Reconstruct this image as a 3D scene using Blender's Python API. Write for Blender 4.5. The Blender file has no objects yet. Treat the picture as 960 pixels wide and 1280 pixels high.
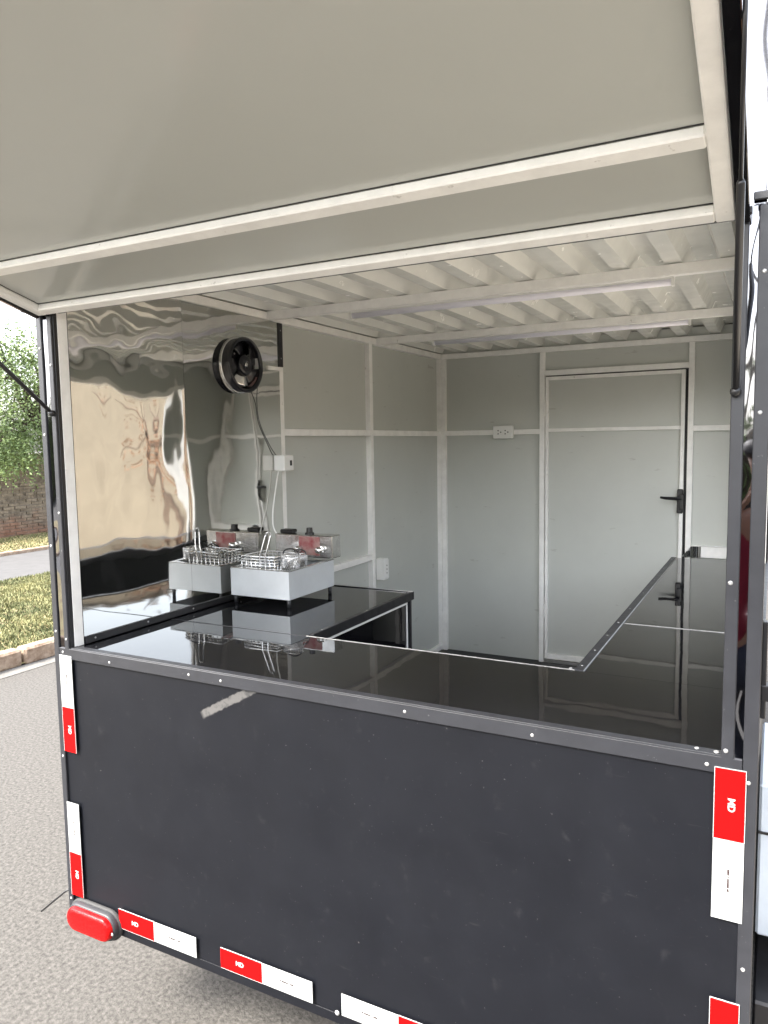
import bpy, bmesh, math, random
import numpy as np
from mathutils import Vector, Matrix, noise
R = math.radians
random.seed(7)
S = bpy.context.scene
col = S.collection

# ---------------------------------------------------------------- camera
cam_d = bpy.data.cameras.new('camera'); cam = bpy.data.objects.new('camera', cam_d); col.objects.link(cam)
rt = Vector((0.88593, 0.46355, -0.01567)); up = Vector((-0.02927, 0.08959, 0.99555)); fw = rt.cross(up) * -1
M4 = Matrix.Identity(4)
for i in range(3):
    M4[i][0], M4[i][1], M4[i][2] = rt[i], up[i], -fw[i]
M4.translation = (1.918, -1.4952, 1.8123)
cam.matrix_world = M4
cam_d.sensor_fit = 'HORIZONTAL'; cam_d.sensor_width = 36; cam_d.lens = 931.4 / 960 * 36
cam_d.clip_start = 0.02; cam_d.clip_end = 1000
S.camera = cam

# ---------------------------------------------------------------- sky, sun, exposure
SUN_EL, SUN_AZ = R(46), R(212)          # azimuth clockwise from +Y: the sun stands behind and left of the camera
w = bpy.data.worlds.new('World'); S.world = w; w.use_nodes = True
nt = w.node_tree; nt.nodes.clear()
sky = nt.nodes.new('ShaderNodeTexSky'); sky.sky_type = 'NISHITA'; sky.sun_disc = False
sky.sun_elevation = SUN_EL; sky.sun_rotation = SUN_AZ; sky.air_density = 1.0; sky.dust_density = 4.0; sky.ozone_density = 1.0
hs = nt.nodes.new('ShaderNodeHueSaturation'); hs.inputs['Saturation'].default_value = 0.38
bg = nt.nodes.new('ShaderNodeBackground'); bg.inputs['Strength'].default_value = 0.15
wo = nt.nodes.new('ShaderNodeOutputWorld')
nt.links.new(sky.outputs[0], hs.inputs['Color']); nt.links.new(hs.outputs[0], bg.inputs['Color']); nt.links.new(bg.outputs[0], wo.inputs[0])
sd = bpy.data.lights.new('sun', 'SUN'); sd.energy = 1.5; sd.angle = R(14); sd.color = (1.0, 0.95, 0.87)
sun = bpy.data.objects.new('sun', sd); col.objects.link(sun); sun.location = (-4, -6, 12)
sdir = Vector((math.sin(SUN_AZ) * math.cos(SUN_EL), math.cos(SUN_AZ) * math.cos(SUN_EL), math.sin(SUN_EL)))
sun.rotation_euler = (-sdir).to_track_quat('-Z', 'Y').to_euler()
vs = S.view_settings
vs.view_transform = 'Standard'; vs.look = 'None'; vs.exposure = 2.85; vs.gamma = 1; vs.use_curve_mapping = False
S.render.engine = 'CYCLES'
S.cycles.use_denoising = True
S.cycles.max_bounces = 12; S.cycles.glossy_bounces = 8; S.cycles.diffuse_bounces = 6
S.cycles.caustics_reflective = True
S.cycles.sample_clamp_indirect = 6

# ---------------------------------------------------------------- materials
MATS = {}
def mat(name, base, rough=0.5, metal=0.0, ior=1.5, vary=0.0, scale=8.0, bump=0.0, bscale=60.0, col2=None, rvar=0.0, coat=0.0, emit=0.0, stretch=None, spec=0.5, specks=None):
    """Principled material; colour, roughness and relief broken up by noise in world position."""
    m = bpy.data.materials.new(name); m.use_nodes = True; MATS[name] = m
    n = m.node_tree; p = n.nodes['Principled BSDF']; L = n.links.new
    p.inputs['Base Color'].default_value = (*base, 1); p.inputs['Roughness'].default_value = rough
    p.inputs['Metallic'].default_value = metal; p.inputs['IOR'].default_value = ior
    p.inputs['Coat Weight'].default_value = coat; p.inputs['Coat Roughness'].default_value = 0.05
    p.inputs['Specular IOR Level'].default_value = spec
    geo = n.nodes.new('ShaderNodeNewGeometry'); vec = geo.outputs['Position']
    if stretch:
        mp = n.nodes.new('ShaderNodeMapping'); mp.inputs['Scale'].default_value = stretch; L(vec, mp.inputs[0]); vec = mp.outputs[0]
    if vary or col2:
        t = n.nodes.new('ShaderNodeTexNoise'); t.inputs['Scale'].default_value = scale; t.inputs['Detail'].default_value = 7; t.inputs['Roughness'].default_value = 0.65
        L(vec, t.inputs['Vector'])
        r = n.nodes.new('ShaderNodeValToRGB'); r.color_ramp.elements[0].position = 0.32; r.color_ramp.elements[1].position = 0.7
        a = [c * (1 - vary) for c in base]; b = col2 if col2 else [min(1, c * (1 + vary)) for c in base]
        r.color_ramp.elements[0].color = (*a, 1); r.color_ramp.elements[1].color = (*b, 1)
        L(t.outputs['Fac'], r.inputs[0]); L(r.outputs[0], p.inputs['Base Color'])
    if specks:
        sc_, th_, colr, amt, st_ = specks
        ts = n.nodes.new('ShaderNodeTexNoise'); ts.inputs['Scale'].default_value = sc_; ts.inputs['Detail'].default_value = 3
        vv = geo.outputs['Position']
        if st_:
            mq = n.nodes.new('ShaderNodeMapping'); mq.inputs['Scale'].default_value = st_; mq.inputs['Rotation'].default_value = (R(20), R(35), R(15)); L(vv, mq.inputs[0]); vv = mq.outputs[0]
        L(vv, ts.inputs['Vector'])
        ms = n.nodes.new('ShaderNodeMapRange'); ms.inputs['From Min'].default_value = th_; ms.inputs['From Max'].default_value = th_ + .05; ms.inputs['To Max'].default_value = amt; L(ts.outputs['Fac'], ms.inputs['Value'])
        mx = n.nodes.new('ShaderNodeMix'); mx.data_type = 'RGBA'; L(ms.outputs[0], mx.inputs[0]); mx.inputs[7].default_value = (*colr, 1)
        if p.inputs['Base Color'].links: L(p.inputs['Base Color'].links[0].from_socket, mx.inputs[6])
        else: mx.inputs[6].default_value = (*base, 1)
        L(mx.outputs[2], p.inputs['Base Color'])
    if rvar:
        t2 = n.nodes.new('ShaderNodeTexNoise'); t2.inputs['Scale'].default_value = scale * 1.7; t2.inputs['Detail'].default_value = 6
        L(vec, t2.inputs['Vector'])
        mr = n.nodes.new('ShaderNodeMapRange'); mr.inputs['From Min'].default_value = 0.3; mr.inputs['From Max'].default_value = 0.75
        mr.inputs['To Min'].default_value = max(0, rough - rvar); mr.inputs['To Max'].default_value = min(1, rough + rvar)
        L(t2.outputs['Fac'], mr.inputs['Value']); L(mr.outputs[0], p.inputs['Roughness'])
    if bump:
        t3 = n.nodes.new('ShaderNodeTexNoise'); t3.inputs['Scale'].default_value = bscale; t3.inputs['Detail'].default_value = 4
        L(vec, t3.inputs['Vector'])
        bp = n.nodes.new('ShaderNodeBump'); bp.inputs['Strength'].default_value = 1; bp.inputs['Distance'].default_value = bump
        L(t3.outputs['Fac'], bp.inputs['Height']); L(bp.outputs[0], p.inputs['Normal'])
    if emit:
        p.inputs['Emission Color'].default_value = (*base, 1); p.inputs['Emission Strength'].default_value = emit
    return m

def panel_black():
    """matte black sheet with dust, specks, fine scratches and one pale slanted bar"""
    m = bpy.data.materials.new('black_sheet'); m.use_nodes = True; n = m.node_tree; p = n.nodes['Principled BSDF']; L = n.links.new
    geo = n.nodes.new('ShaderNodeNewGeometry')
    def noise_n(scale, detail=6, rough=.6, st=None):
        t = n.nodes.new('ShaderNodeTexNoise'); t.inputs['Scale'].default_value = scale; t.inputs['Detail'].default_value = detail; t.inputs['Roughness'].default_value = rough
        v = geo.outputs['Position']
        if st:
            mp = n.nodes.new('ShaderNodeMapping'); mp.inputs['Scale'].default_value = st; mp.inputs['Rotation'].default_value = (0, R(25), 0); L(v, mp.inputs[0]); v = mp.outputs[0]
        L(v, t.inputs['Vector']); return t.outputs['Fac']
    def ramp(f, a, b):
        r = n.nodes.new('ShaderNodeMapRange'); r.inputs['From Min'].default_value = a; r.inputs['From Max'].default_value = b; r.clamp = True; L(f, r.inputs['Value']); return r.outputs[0]
    def math_(op, a, b):
        k = n.nodes.new('ShaderNodeMath'); k.operation = op
        for i, x in enumerate((a, b)):
            if isinstance(x, (int, float)): k.inputs[i].default_value = x
            else: L(x, k.inputs[i])
        return k.outputs[0]
    def mix(f, a, b):
        x = n.nodes.new('ShaderNodeMix'); x.data_type = 'RGBA'
        if isinstance(f, (int, float)): x.inputs[0].default_value = f
        else: L(f, x.inputs[0])
        for i, c in ((6, a), (7, b)):
            if isinstance(c, tuple): x.inputs[i].default_value = (*c, 1)
            else: L(c, x.inputs[i])
        return x.outputs[2]
    c = mix(ramp(noise_n(5, 8, .7), .3, .75), (.0028, .0033, .0052), (.0048, .0055, .0080))
    c = mix(math_('MULTIPLY', ramp(noise_n(26, 4, .6), .62, .78), .3), c, (.025, .025, .027))
    c = mix(math_('MULTIPLY', ramp(noise_n(150, 2, .5), .745, .79), .6), c, (.11, .107, .104))
    c = mix(math_('MULTIPLY', ramp(noise_n(14, 2, .5, (1, 1, 9)), .70, .76), .18), c, (.035, .035, .035))
    # a pale slanted bar from (0.575,1.085) to (0.76,1.185)
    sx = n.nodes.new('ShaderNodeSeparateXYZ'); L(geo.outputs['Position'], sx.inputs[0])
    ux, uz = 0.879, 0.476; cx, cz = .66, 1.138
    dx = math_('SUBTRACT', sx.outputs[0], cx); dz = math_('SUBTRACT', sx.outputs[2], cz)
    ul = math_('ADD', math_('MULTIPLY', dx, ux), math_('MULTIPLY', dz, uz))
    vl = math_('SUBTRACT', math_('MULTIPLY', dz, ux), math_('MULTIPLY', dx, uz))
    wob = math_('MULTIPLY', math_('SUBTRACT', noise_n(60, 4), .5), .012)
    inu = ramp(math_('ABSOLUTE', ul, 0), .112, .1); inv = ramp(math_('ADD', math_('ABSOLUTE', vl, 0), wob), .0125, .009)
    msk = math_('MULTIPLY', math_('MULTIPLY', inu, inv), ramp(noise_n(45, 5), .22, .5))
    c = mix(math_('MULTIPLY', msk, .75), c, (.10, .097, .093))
    L(c, p.inputs['Base Color']); p.inputs['Specular IOR Level'].default_value = .25
    rr = n.nodes.new('ShaderNodeMapRange'); L(noise_n(7, 6), rr.inputs['Value']); rr.inputs['From Min'].default_value = .3; rr.inputs['From Max'].default_value = .7
    rr.inputs['To Min'].default_value = .42; rr.inputs['To Max'].default_value = .5; L(rr.outputs[0], p.inputs['Roughness'])
    bp = n.nodes.new('ShaderNodeBump'); bp.inputs['Distance'].default_value = .0003; L(noise_n(12, 3), bp.inputs['Height']); L(bp.outputs[0], p.inputs['Normal'])
    return m

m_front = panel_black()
m_trim = mat('grey_black_trim', (.020, .021, .025), .42, 0.1, vary=.14, scale=18, rvar=.06, specks=(120, .72, (.12, .12, .12), .6, None))
m_blacktrim = mat('black_trim', (.012, .012, .014), .38, vary=.3, scale=25, rvar=.1)
m_gloss = mat('polished_dark_strip', (.23, .235, .255), .03, 1.0)
m_counter = mat('gloss_black_counter', (.005, .005, .006), .02, 0, 1.56, vary=.3, scale=9, rvar=.012, bump=.0016, bscale=1.5, specks=(260, .75, (.2, .2, .2), .8, None))
m_mirror = mat('mirror_steel', (.70, .69, .66), .035, 1.0)
m_alu = mat('aluminium', (.74, .74, .73), .3, 1.0, vary=.1, scale=40)
m_steel = mat('stainless', (.66, .66, .65), .2, 1.0, vary=.12, scale=30, rvar=.08)
m_chrome = mat('chrome_wire', (.8, .8, .8), .12, 1.0)
m_hatchbar = mat('hatch_bar_white', (.80, .79, .755), .42, vary=.08, scale=14, rvar=.1, specks=(40, .70, (.33, .30, .26), .5, None))
m_frame = mat('white_frame', (.88, .87, .84), .42, vary=.08, scale=14, rvar=.1, bump=.0006, bscale=40, specks=(40, .70, (.33, .30, .26), .5, None))
m_panel = mat('grey_panel', (.525, .54, .505), .30, vary=.03, scale=3.3, rvar=.02, bump=.0006, bscale=2.5, specks=(9, .70, (.30, .29, .26), .45, (1, 1, 4)))
m_hatchpanel = mat('hatch_panel', (.445, .455, .425), .17, vary=.015, scale=1.7, rvar=.03, bump=.0015, bscale=1.8)
m_roof = mat('painted_roof_sheet', (.80, .80, .76), .22, 0.1, vary=.03, scale=9, rvar=.08, bump=.0008, bscale=5)
m_floor = mat('dark_floor', (.03, .03, .03), .6, vary=.4, scale=12)
m_white = mat('white_plastic', (.78, .78, .75), .35)
m_fryer = mat('brushed_sheet', (.60, .63, .65), .3, 0.25, vary=.05, scale=12)
m_black = mat('black_plastic', (.012, .012, .013), .35)
m_fan = mat('fan_black', (.010, .010, .014), .22)
m_rubber = mat('rubber', (.02, .02, .02), .7)
m_red = mat('red_reflective', (.40, .0012, .0015), .6, vary=.06, scale=90, spec=.08)
m_redlabel = mat('red_label', (.33, .035, .045), .35, vary=.3, scale=24, col2=(.40, .30, .27))
m_tape = mat('white_reflective', (.305, .315, .308), .5, vary=.03, scale=120, spec=.2)
m_ink = mat('brown_ink', (.03, .012, .012), .8, spec=.1)
m_lens = mat('red_lens', (.34, .0015, .002), .25, spec=.25, bump=.0015, bscale=120)
m_bezel = mat('grey_bezel', (.02, .021, .024), .5, vary=.15, scale=40)
m_edge = mat('dull_aluminium_edge', (.34, .34, .335), .45, .7, vary=.25, scale=60)
m_led = mat('led_tube', (.86, .85, .93), .3)
m_asphalt = mat('asphalt', (.041, .037, .032), .9, vary=.35, scale=62, bump=.003, bscale=90, col2=(.100, .093, .083), specks=(110, .69, (.025, .023, .02), .6, None))
m_asphalt2 = mat('far_asphalt', (.075, .073, .072), .9, vary=.15, scale=6)
m_gutter = mat('gutter_concrete', (.135, .128, .117), .9, vary=.2, scale=9)
m_kerb = mat('kerb_stone', (.26, .165, .105), .9, vary=.35, scale=13, bump=.008, bscale=30, col2=(.40, .31, .23))
m_soil = mat('soil', (.22, .15, .085), .95, vary=.35, scale=5, col2=(.33, .29, .13))
m_grass = mat('dry_grass', (.072, .092, .028), .8, vary=.35, scale=2.6, col2=(.20, .195, .085))
m_brick = mat('old_brick', (.16, .13, .10), .95, vary=.35, scale=7, bump=.01, bscale=40, col2=(.33, .275, .21))
def red_splash(m):
    # red earth splashed up the foot of the wall
    n = m.node_tree; p = n.nodes['Principled BSDF']; L = n.links.new; src = p.inputs['Base Color'].links[0].from_socket
    g = n.nodes.new('ShaderNodeNewGeometry'); sx = n.nodes.new('ShaderNodeSeparateXYZ'); L(g.outputs['Position'], sx.inputs[0])
    t = n.nodes.new('ShaderNodeTexNoise'); t.inputs['Scale'].default_value = 2.5; t.inputs['Detail'].default_value = 6; L(g.outputs['Position'], t.inputs['Vector'])
    a = n.nodes.new('ShaderNodeMath'); a.operation = 'MULTIPLY_ADD'; a.inputs[1].default_value = -.9; L(t.outputs['Fac'], a.inputs[0]); L(sx.outputs[2], a.inputs[2])
    r = n.nodes.new('ShaderNodeMapRange'); r.inputs['From Min'].default_value = .05; r.inputs['From Max'].default_value = -.3; r.inputs['To Max'].default_value = .5; L(a.outputs[0], r.inputs['Value'])
    x = n.nodes.new('ShaderNodeMix'); x.data_type = 'RGBA'; L(r.outputs[0], x.inputs[0]); L(src, x.inputs[6]); x.inputs[7].default_value = (.27, .095, .05, 1); L(x.outputs[2], p.inputs['Base Color'])
red_splash(m_brick)
m_mortar = mat('old_mortar', (.22, .19, .155), .95, vary=.3, scale=14)
m_leaf = mat('leaf', (.085, .14, .04), .6, vary=.35, scale=2.5, col2=(.20, .27, .09))
m_dryleaf = mat('dry_leaf', (.13, .07, .04), .7, vary=.3, scale=3)
m_bark = mat('bark', (.07, .05, .037), .9, vary=.4, scale=20, bump=.02, bscale=25)
m_stucco = mat('beige_stucco', (.165, .142, .108), .9, vary=.16, scale=1.6, bump=.004, bscale=90)
m_tile = mat('clay_tile', (.30, .12, .06), .8, vary=.3, scale=8)
m_wood = mat('brown_wood', (.16, .075, .035), .6, vary=.35, scale=12, stretch=(1, 1, .12))
m_yard = mat('pale_concrete', (.33, .30, .25), .95, vary=.15, scale=4, col2=(.42, .385, .33))
m_glass = mat('dark_glass', (.02, .025, .03), .05)
m_palebox = mat('pale_blue_sheet', (.62, .68, .74), .35, vary=.08, scale=6)
m_skin = mat('skin', (.24, .13, .085), .55)
m_shirt = mat('dark_red_cloth', (.16, .004, .018), .85)
m_trousers = mat('navy_cloth', (.012, .014, .025), .85)
m_hair = mat('dark_hair', (.015, .011, .009), .6)
m_cable = mat('cable', (.02, .02, .02), .5)

# ---------------------------------------------------------------- helpers
WL = {}                                   # world location of each parent
def wl(o): return WL.get(o.name, Vector((0, 0, 0))) if o else Vector((0, 0, 0))
def link(name, me, m, parent=None, loc=(0, 0, 0), smooth=False):
    o = bpy.data.objects.new(name, me); col.objects.link(o)
    if m is not None and not me.materials: me.materials.append(m)
    loc = Vector(loc)
    if parent: o.parent = parent; o.location = loc - wl(parent)
    else: o.location = loc
    WL[o.name] = loc
    if smooth: me.polygons.foreach_set('use_smooth', [True] * len(me.polygons))
    return o
def thing(name, label, cat, loc, group=None):
    o = bpy.data.objects.new(name, None); col.objects.link(o); o.location = loc; o.empty_display_size = .05; WL[o.name] = Vector(loc)
    return tag(o, label, cat, group)
def tag(o, label, cat, group=None):
    o['label'] = label; o['category'] = cat
    if group: o['group'] = group
    return o
def kind(o, k): o['kind'] = k; return o
def from_bm(name, bm, m, parent=None, loc=None, smooth=False):
    """bm in world coordinates; origin moved to its middle (or loc)"""
    if loc is None:
        cs = [v.co for v in bm.verts]; lo = [min(c[i] for c in cs) for i in range(3)]; hi = [max(c[i] for c in cs) for i in range(3)]
        loc = Vector([(a + b) / 2 for a, b in zip(lo, hi)])
    loc = Vector(loc)
    for v in bm.verts: v.co -= loc
    bm.normal_update()
    me = bpy.data.meshes.new(name); bm.to_mesh(me); bm.free()
    return link(name, me, m, parent, loc, smooth)
def bm_box(bm, x0, x1, y0, y1, z0, z1, bev=0.0):
    r = bmesh.ops.create_cube(bm, size=1)
    vsn = r['verts']
    for v in vsn:
        v.co = Vector(((x0 + x1) / 2 + v.co.x * (x1 - x0), (y0 + y1) / 2 + v.co.y * (y1 - y0), (z0 + z1) / 2 + v.co.z * (z1 - z0)))
    if bev:
        es = list({e for v in vsn for e in v.link_edges})
        bmesh.ops.bevel(bm, geom=es, offset=bev, segments=1, affect='EDGES')
def box(name, x0, x1, y0, y1, z0, z1, m, parent=None, bev=0.0015):
    bm = bmesh.new(); bm_box(bm, x0, x1, y0, y1, z0, z1, min(bev, .3 * min(abs(x1 - x0), abs(y1 - y0), abs(z1 - z0))))
    return from_bm(name, bm, m, parent)
def bm_tube(bm, pts, rads, seg=10, cap=True):
    pts = [Vector(p) for p in pts]
    if isinstance(rads, (int, float)): rads = [rads] * len(pts)
    rings = []; prev = None
    for i, p in enumerate(pts):
        d = (pts[min(i + 1, len(pts) - 1)] - pts[max(i - 1, 0)]).normalized()
        if prev is None:
            a = d.cross(Vector((0, 0, 1)) if abs(d.z) < .9 else Vector((1, 0, 0))).normalized()
        else:
            a = (prev - d * prev.dot(d)).normalized()
        prev = a; b = d.cross(a)
        rings.append([bm.verts.new(p + (a * math.cos(2 * math.pi * k / seg) + b * math.sin(2 * math.pi * k / seg)) * rads[i]) for k in range(seg)])
    for r0, r1 in zip(rings, rings[1:]):
        for k in range(seg):
            bm.faces.new((r0[k], r0[(k + 1) % seg], r1[(k + 1) % seg], r1[k]))
    if cap:
        bm.faces.new(rings[0][::-1]); bm.faces.new(rings[-1])
def tube(name, pts, rads, m, parent=None, seg=10):
    bm = bmesh.new(); bm_tube(bm, pts, rads, seg); return from_bm(name, bm, m, parent, smooth=True)
def smooth_path(pts, n=8):
    """Catmull-Rom through pts"""
    P = [Vector(p) for p in pts]; P = [P[0]] + P + [P[-1]]; out = []
    for i in range(1, len(P) - 2):
        for k in range(n):
            t = k / n; a, b, c, d = P[i - 1:i + 3]
            out.append(.5 * ((2 * b) + (c - a) * t + (2 * a - 5 * b + 4 * c - d) * t * t + (3 * b - a - 3 * c + d) * t ** 3))
    out.append(P[-2]); return out
def prism(name, poly, axis, a, b, m, parent=None, smooth=False):
    """2D outline (list of (u,v)) pushed along axis 0/1/2 from a to b"""
    bm = bmesh.new()
    def at(u, v, t):
        return (t, u, v) if axis == 0 else (u, t, v) if axis == 1 else (u, v, t)
    A = [bm.verts.new(at(u, v, a)) for u, v in poly]; B = [bm.verts.new(at(u, v, b)) for u, v in poly]
    n = len(poly)
    for i in range(n): bm.faces.new((A[i], A[(i + 1) % n], B[(i + 1) % n], B[i]))
    bm.faces.new(A[::-1]); bm.faces.new(B)
    bmesh.ops.recalc_face_normals(bm, faces=bm.faces)
    return from_bm(name, bm, m, parent, smooth=smooth)
# one shared rivet head, pointing along -Y; other directions by rotation
def screw_mesh():
    bm = bmesh.new()
    prof = [(.0050, 0), (.0046, .0012), (.0032, .0022), (.0016, .0019)]
    rings = [[bm.verts.new((r * math.cos(k * math.pi / 4), -h, r * math.sin(k * math.pi / 4))) for k in range(8)] for r, h in prof]
    for r0, r1 in zip(rings, rings[1:]):
        for k in range(8): bm.faces.new((r0[k], r0[(k + 1) % 8], r1[(k + 1) % 8], r1[k]))
    bm.faces.new(rings[-1]); bmesh.ops.recalc_face_normals(bm, faces=bm.faces)
    me = bpy.data.meshes.new('screw'); bm.to_mesh(me); bm.free(); me.materials.append(m_screw)
    for p in me.polygons: p.use_smooth = True
    return me
m_screw = mat('screw_zinc', (.34, .34, .335), .35, .4)
SCREW = screw_mesh()
def screw(p, parent, d='-y', s=1.0):
    o = link('screw', SCREW, None, parent, p)
    if d == '+z': o.rotation_euler = (R(-90), 0, 0)
    if d == '+x': o.rotation_euler = (0, 0, R(90))
    s *= .82; o.scale = (s, s, s); return o

# ---------------------------------------------------------------- ground
def sheet(name, x0, x1, y0, y1, z, m, parent=None, nx=1, ny=1):
    bm = bmesh.new(); g = [[bm.verts.new((x0 + (x1 - x0) * i / nx, y0 + (y1 - y0) * j / ny, z)) for j in range(ny + 1)] for i in range(nx + 1)]
    for i in range(nx):
        for j in range(ny): bm.faces.new((g[i][j], g[i + 1][j], g[i + 1][j + 1], g[i][j + 1]))
    return from_bm(name, bm, m, parent)
kind(sheet('road', -300, 300, -300, 300, 0, m_asphalt), 'structure')
kind(sheet('gutter', -3.61, -3.44, -40, 60, .004, m_gutter), 'structure')
kb = kind(sheet('kerb', -3.735, -3.605, -40, 60, .02, m_soil), 'structure')
kst = bmesh.new(); bm_box(kst, -.065, .065, -.49, .49, 0, .15, .018); kst_me = bpy.data.meshes.new('kerb_stone'); kst.to_mesh(kst_me); kst.free(); kst_me.materials.append(m_kerb)
for j in range(-6, 20):
    o = link('kerb_stone', kst_me, None, kb, (-3.67 + random.uniform(-.006, .006), j * 1.0, -.004 + random.uniform(-.006, .006))); o.rotation_euler = (0, 0, random.uniform(-.006, .006))
kind(sheet('verge', -6.9, -3.73, -40, 60, .1, m_soil), 'structure')
kind(sheet('far_street', -9.6, -6.9, -40, 60, .012, m_asphalt2), 'structure')
kind(sheet('far_verge', -11.6, -9.55, -40, 60, .05, m_soil), 'structure')
kind(box('far_kerb', -9.62, -9.5, -40, 60, 0, .07, m_kerb, None, .01), 'structure')
kind(sheet('yard', 2.0, 6.6, -1.0, 15.0, .006, m_yard), 'structure')  # extended and kept pale to bounce daylight up onto the trailer ceiling

def grass(name, x0, x1, y0, y1, z, n, h, seed, label):
    rng = np.random.default_rng(seed)
    x = rng.uniform(x0, x1, n); y = rng.uniform(y0, y1, n); a = rng.uniform(0, 6.283, n); hh = h * rng.uniform(.4, 1.2, n)
    wd = .006 + .006 * rng.random(n); lean = rng.uniform(.1, 1.0, n) * hh; la = rng.uniform(0, 6.283, n)
    v = np.zeros((n, 3, 3)); v[:, 0] = np.c_[x - wd * np.cos(a), y - wd * np.sin(a), np.full(n, z)]; v[:, 1] = np.c_[x + wd * np.cos(a), y + wd * np.sin(a), np.full(n, z)]
    v[:, 2] = np.c_[x + lean * np.cos(la), y + lean * np.sin(la), z + hh]
    me = bpy.data.meshes.new(name); me.vertices.add(n * 3); me.vertices.foreach_set('co', v.reshape(-1))
    me.loops.add(n * 3); me.loops.foreach_set('vertex_index', np.arange(n * 3)); me.polygons.add(n); me.polygons.foreach_set('loop_start', np.arange(0, n * 3, 3)); me.update()
    me.validate()
    o = link(name, me, m_grass); kind(o, 'stuff'); tag(o, label, 'grass'); return o
grass('grass', -6.9, -3.74, 0.5, 12, .098, 130000, .036, 1, 'patchy dry yellow green grass on the verge behind the kerb')
grass('grass', -11.5, -9.6, 5, 14, .048, 9000, .05, 2, 'sparse dry grass along the foot of the old brick wall')

# ---------------------------------------------------------------- old brick wall across the far street
bw = thing('brick_wall', 'weathered brown brick wall across the far street behind the tree', 'wall', (-11.75, 8, 0))
box('wall_core', -11.9, -11.62, -6, 24, 0, 1.62, m_mortar, bw)
bm = bmesh.new(); rr = random.Random(3)
for r in range(25):
    z = .01 + r * .0645; y = -6 + (.13 if r % 2 else 0)
    while y < 23.7:
        d = rr.uniform(-.012, .018)
        bm_box(bm, -11.64, -11.60 + d, y + rr.uniform(0, .006), y + .246, z + rr.uniform(0, .006), z + .056)
        y += .262
kind(from_bm('brick', bm, m_brick, bw), 'stuff')
for j in range(30): box('coping_stone', -11.93, -11.57, -6 + j, -5.012 + j, 1.62, 1.69, m_brick, bw, .01)

# ---------------------------------------------------------------- trees
def tree(name, label, base, trunk_pts, blobs, nstr, seed, group=None, leaf=.055, lm=None):
    t = thing(name, label, 'tree', base, group)
    B = Vector(base); rg = random.Random(seed)
    bm = bmesh.new()
    bm_tube(bm, smooth_path([B + Vector(p) for p, _ in trunk_pts], 5), [trunk_pts[0][1] + (trunk_pts[-1][1] - trunk_pts[0][1]) * k / (5 * (len(trunk_pts) - 1)) for k in range(5 * (len(trunk_pts) - 1) + 1)], 9)
    mid = B + Vector(trunk_pts[-2][0]); top = B + Vector(trunk_pts[-1][0])
    for c, r in blobs:
        c = B + Vector(c); s = mid.lerp(top, rg.uniform(.1, 1))
        q = s.lerp(c, .5) + Vector((rg.uniform(-.2, .2), rg.uniform(-.2, .2), .25))
        bm_tube(bm, smooth_path([s, q, c], 4), [.05, .047, .044, .04, .036, .032, .028, .022, .015], 6)
        for _ in range(3):
            e = c + Vector((rg.uniform(-1, 1), rg.uniform(-1, 1), rg.uniform(-.4, 1))) * r * .8
            bm_tube(bm, [q.lerp(c, .6), q.lerp(e, .7), e], [.02, .014, .006], 5)
    from_bm('trunk', bm, m_bark, t, smooth=True)
    V = []; F = []
    for i in range(nstr):
        c, r = blobs[rg.randrange(len(blobs))]; c = B + Vector(c)
        d = Vector((rg.gauss(0, 1), rg.gauss(0, 1), rg.gauss(0, 1))).normalized() * r * rg.random() ** .45
        p = c + Vector((d.x, d.y, d.z * .8)); v = Vector((d.x * .25 + rg.uniform(-.2, .2), d.y * .25 + rg.uniform(-.2, .2), rg.uniform(-1.1, -.3))).normalized()
        L = rg.uniform(.25, .6)
        for k in range(rg.randint(6, 11)):
            q = p + v * L * k / 9 + Vector((rg.uniform(-.03, .03), rg.uniform(-.03, .03), rg.uniform(-.03, .03)))
            a = Vector((rg.uniform(-1, 1), rg.uniform(-1, 1), rg.uniform(-.9, .2))).normalized() * leaf * rg.uniform(.7, 1.5); b = a.cross(Vector((rg.uniform(-1, 1), rg.uniform(-1, 1), rg.uniform(-1, 1)))).normalized() * leaf * .28
            n = len(V); V += [q - a * .5, q + b, q + a * .5, q - b]; F.append((n, n + 1, n + 2, n + 3))
    me = bpy.data.meshes.new('crown'); me.from_pydata([tuple(v - B) for v in V], [], F)
    link('crown', me, lm or m_leaf, t, base)
    return t
tree('weeping_tree', 'green weeping tree with thin drooping leaves leaning in front of the brick wall', (-10.75, 9.75, .04),
     [((0, 0, 0), .16), ((.0, -.15, .7), .15), ((-.1, -.6, 1.45), .12), ((-.2, -1.2, 2.0), .09), ((-.2, -1.7, 2.7), .05)],
     [((-.1, -1.6, 2.8), 1.0), ((.1, -2.3, 2.4), .9), ((.0, -.8, 2.9), .85), ((.3, -2.9, 2.9), .9), ((-.2, -.1, 2.7), .9), ((0, -1.6, 3.6), .85), ((.3, -2.0, 1.9), .6), ((-.3, .8, 2.6), .9), ((.4, -2.6, 1.9), .55), ((.4, -1.2, 1.95), .5), ((.2, -2.4, 3.5), .8)], 3300, 11)
# ---------------------------------------------------------------- overhead cable on two poles
uc = thing('overhead_cable', 'thin dark overhead power cable on poles above the brick wall', 'cable', (-14, 8, 0))
tube('pole', [(-14, -16, 0), (-14, -16, 7.2)], .11, m_mortar, uc); tube('pole', [(-14, 32, 0), (-14, 32, 7.2)], .11, m_mortar, uc)
for z in (6.3, 6.75):
    tube('wire', [(-14, -16 + 48 * k / 16, z - 1.3 * (1 - ((k - 8) / 8) ** 2)) for k in range(17)], .011, m_cable, uc, 5)

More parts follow.
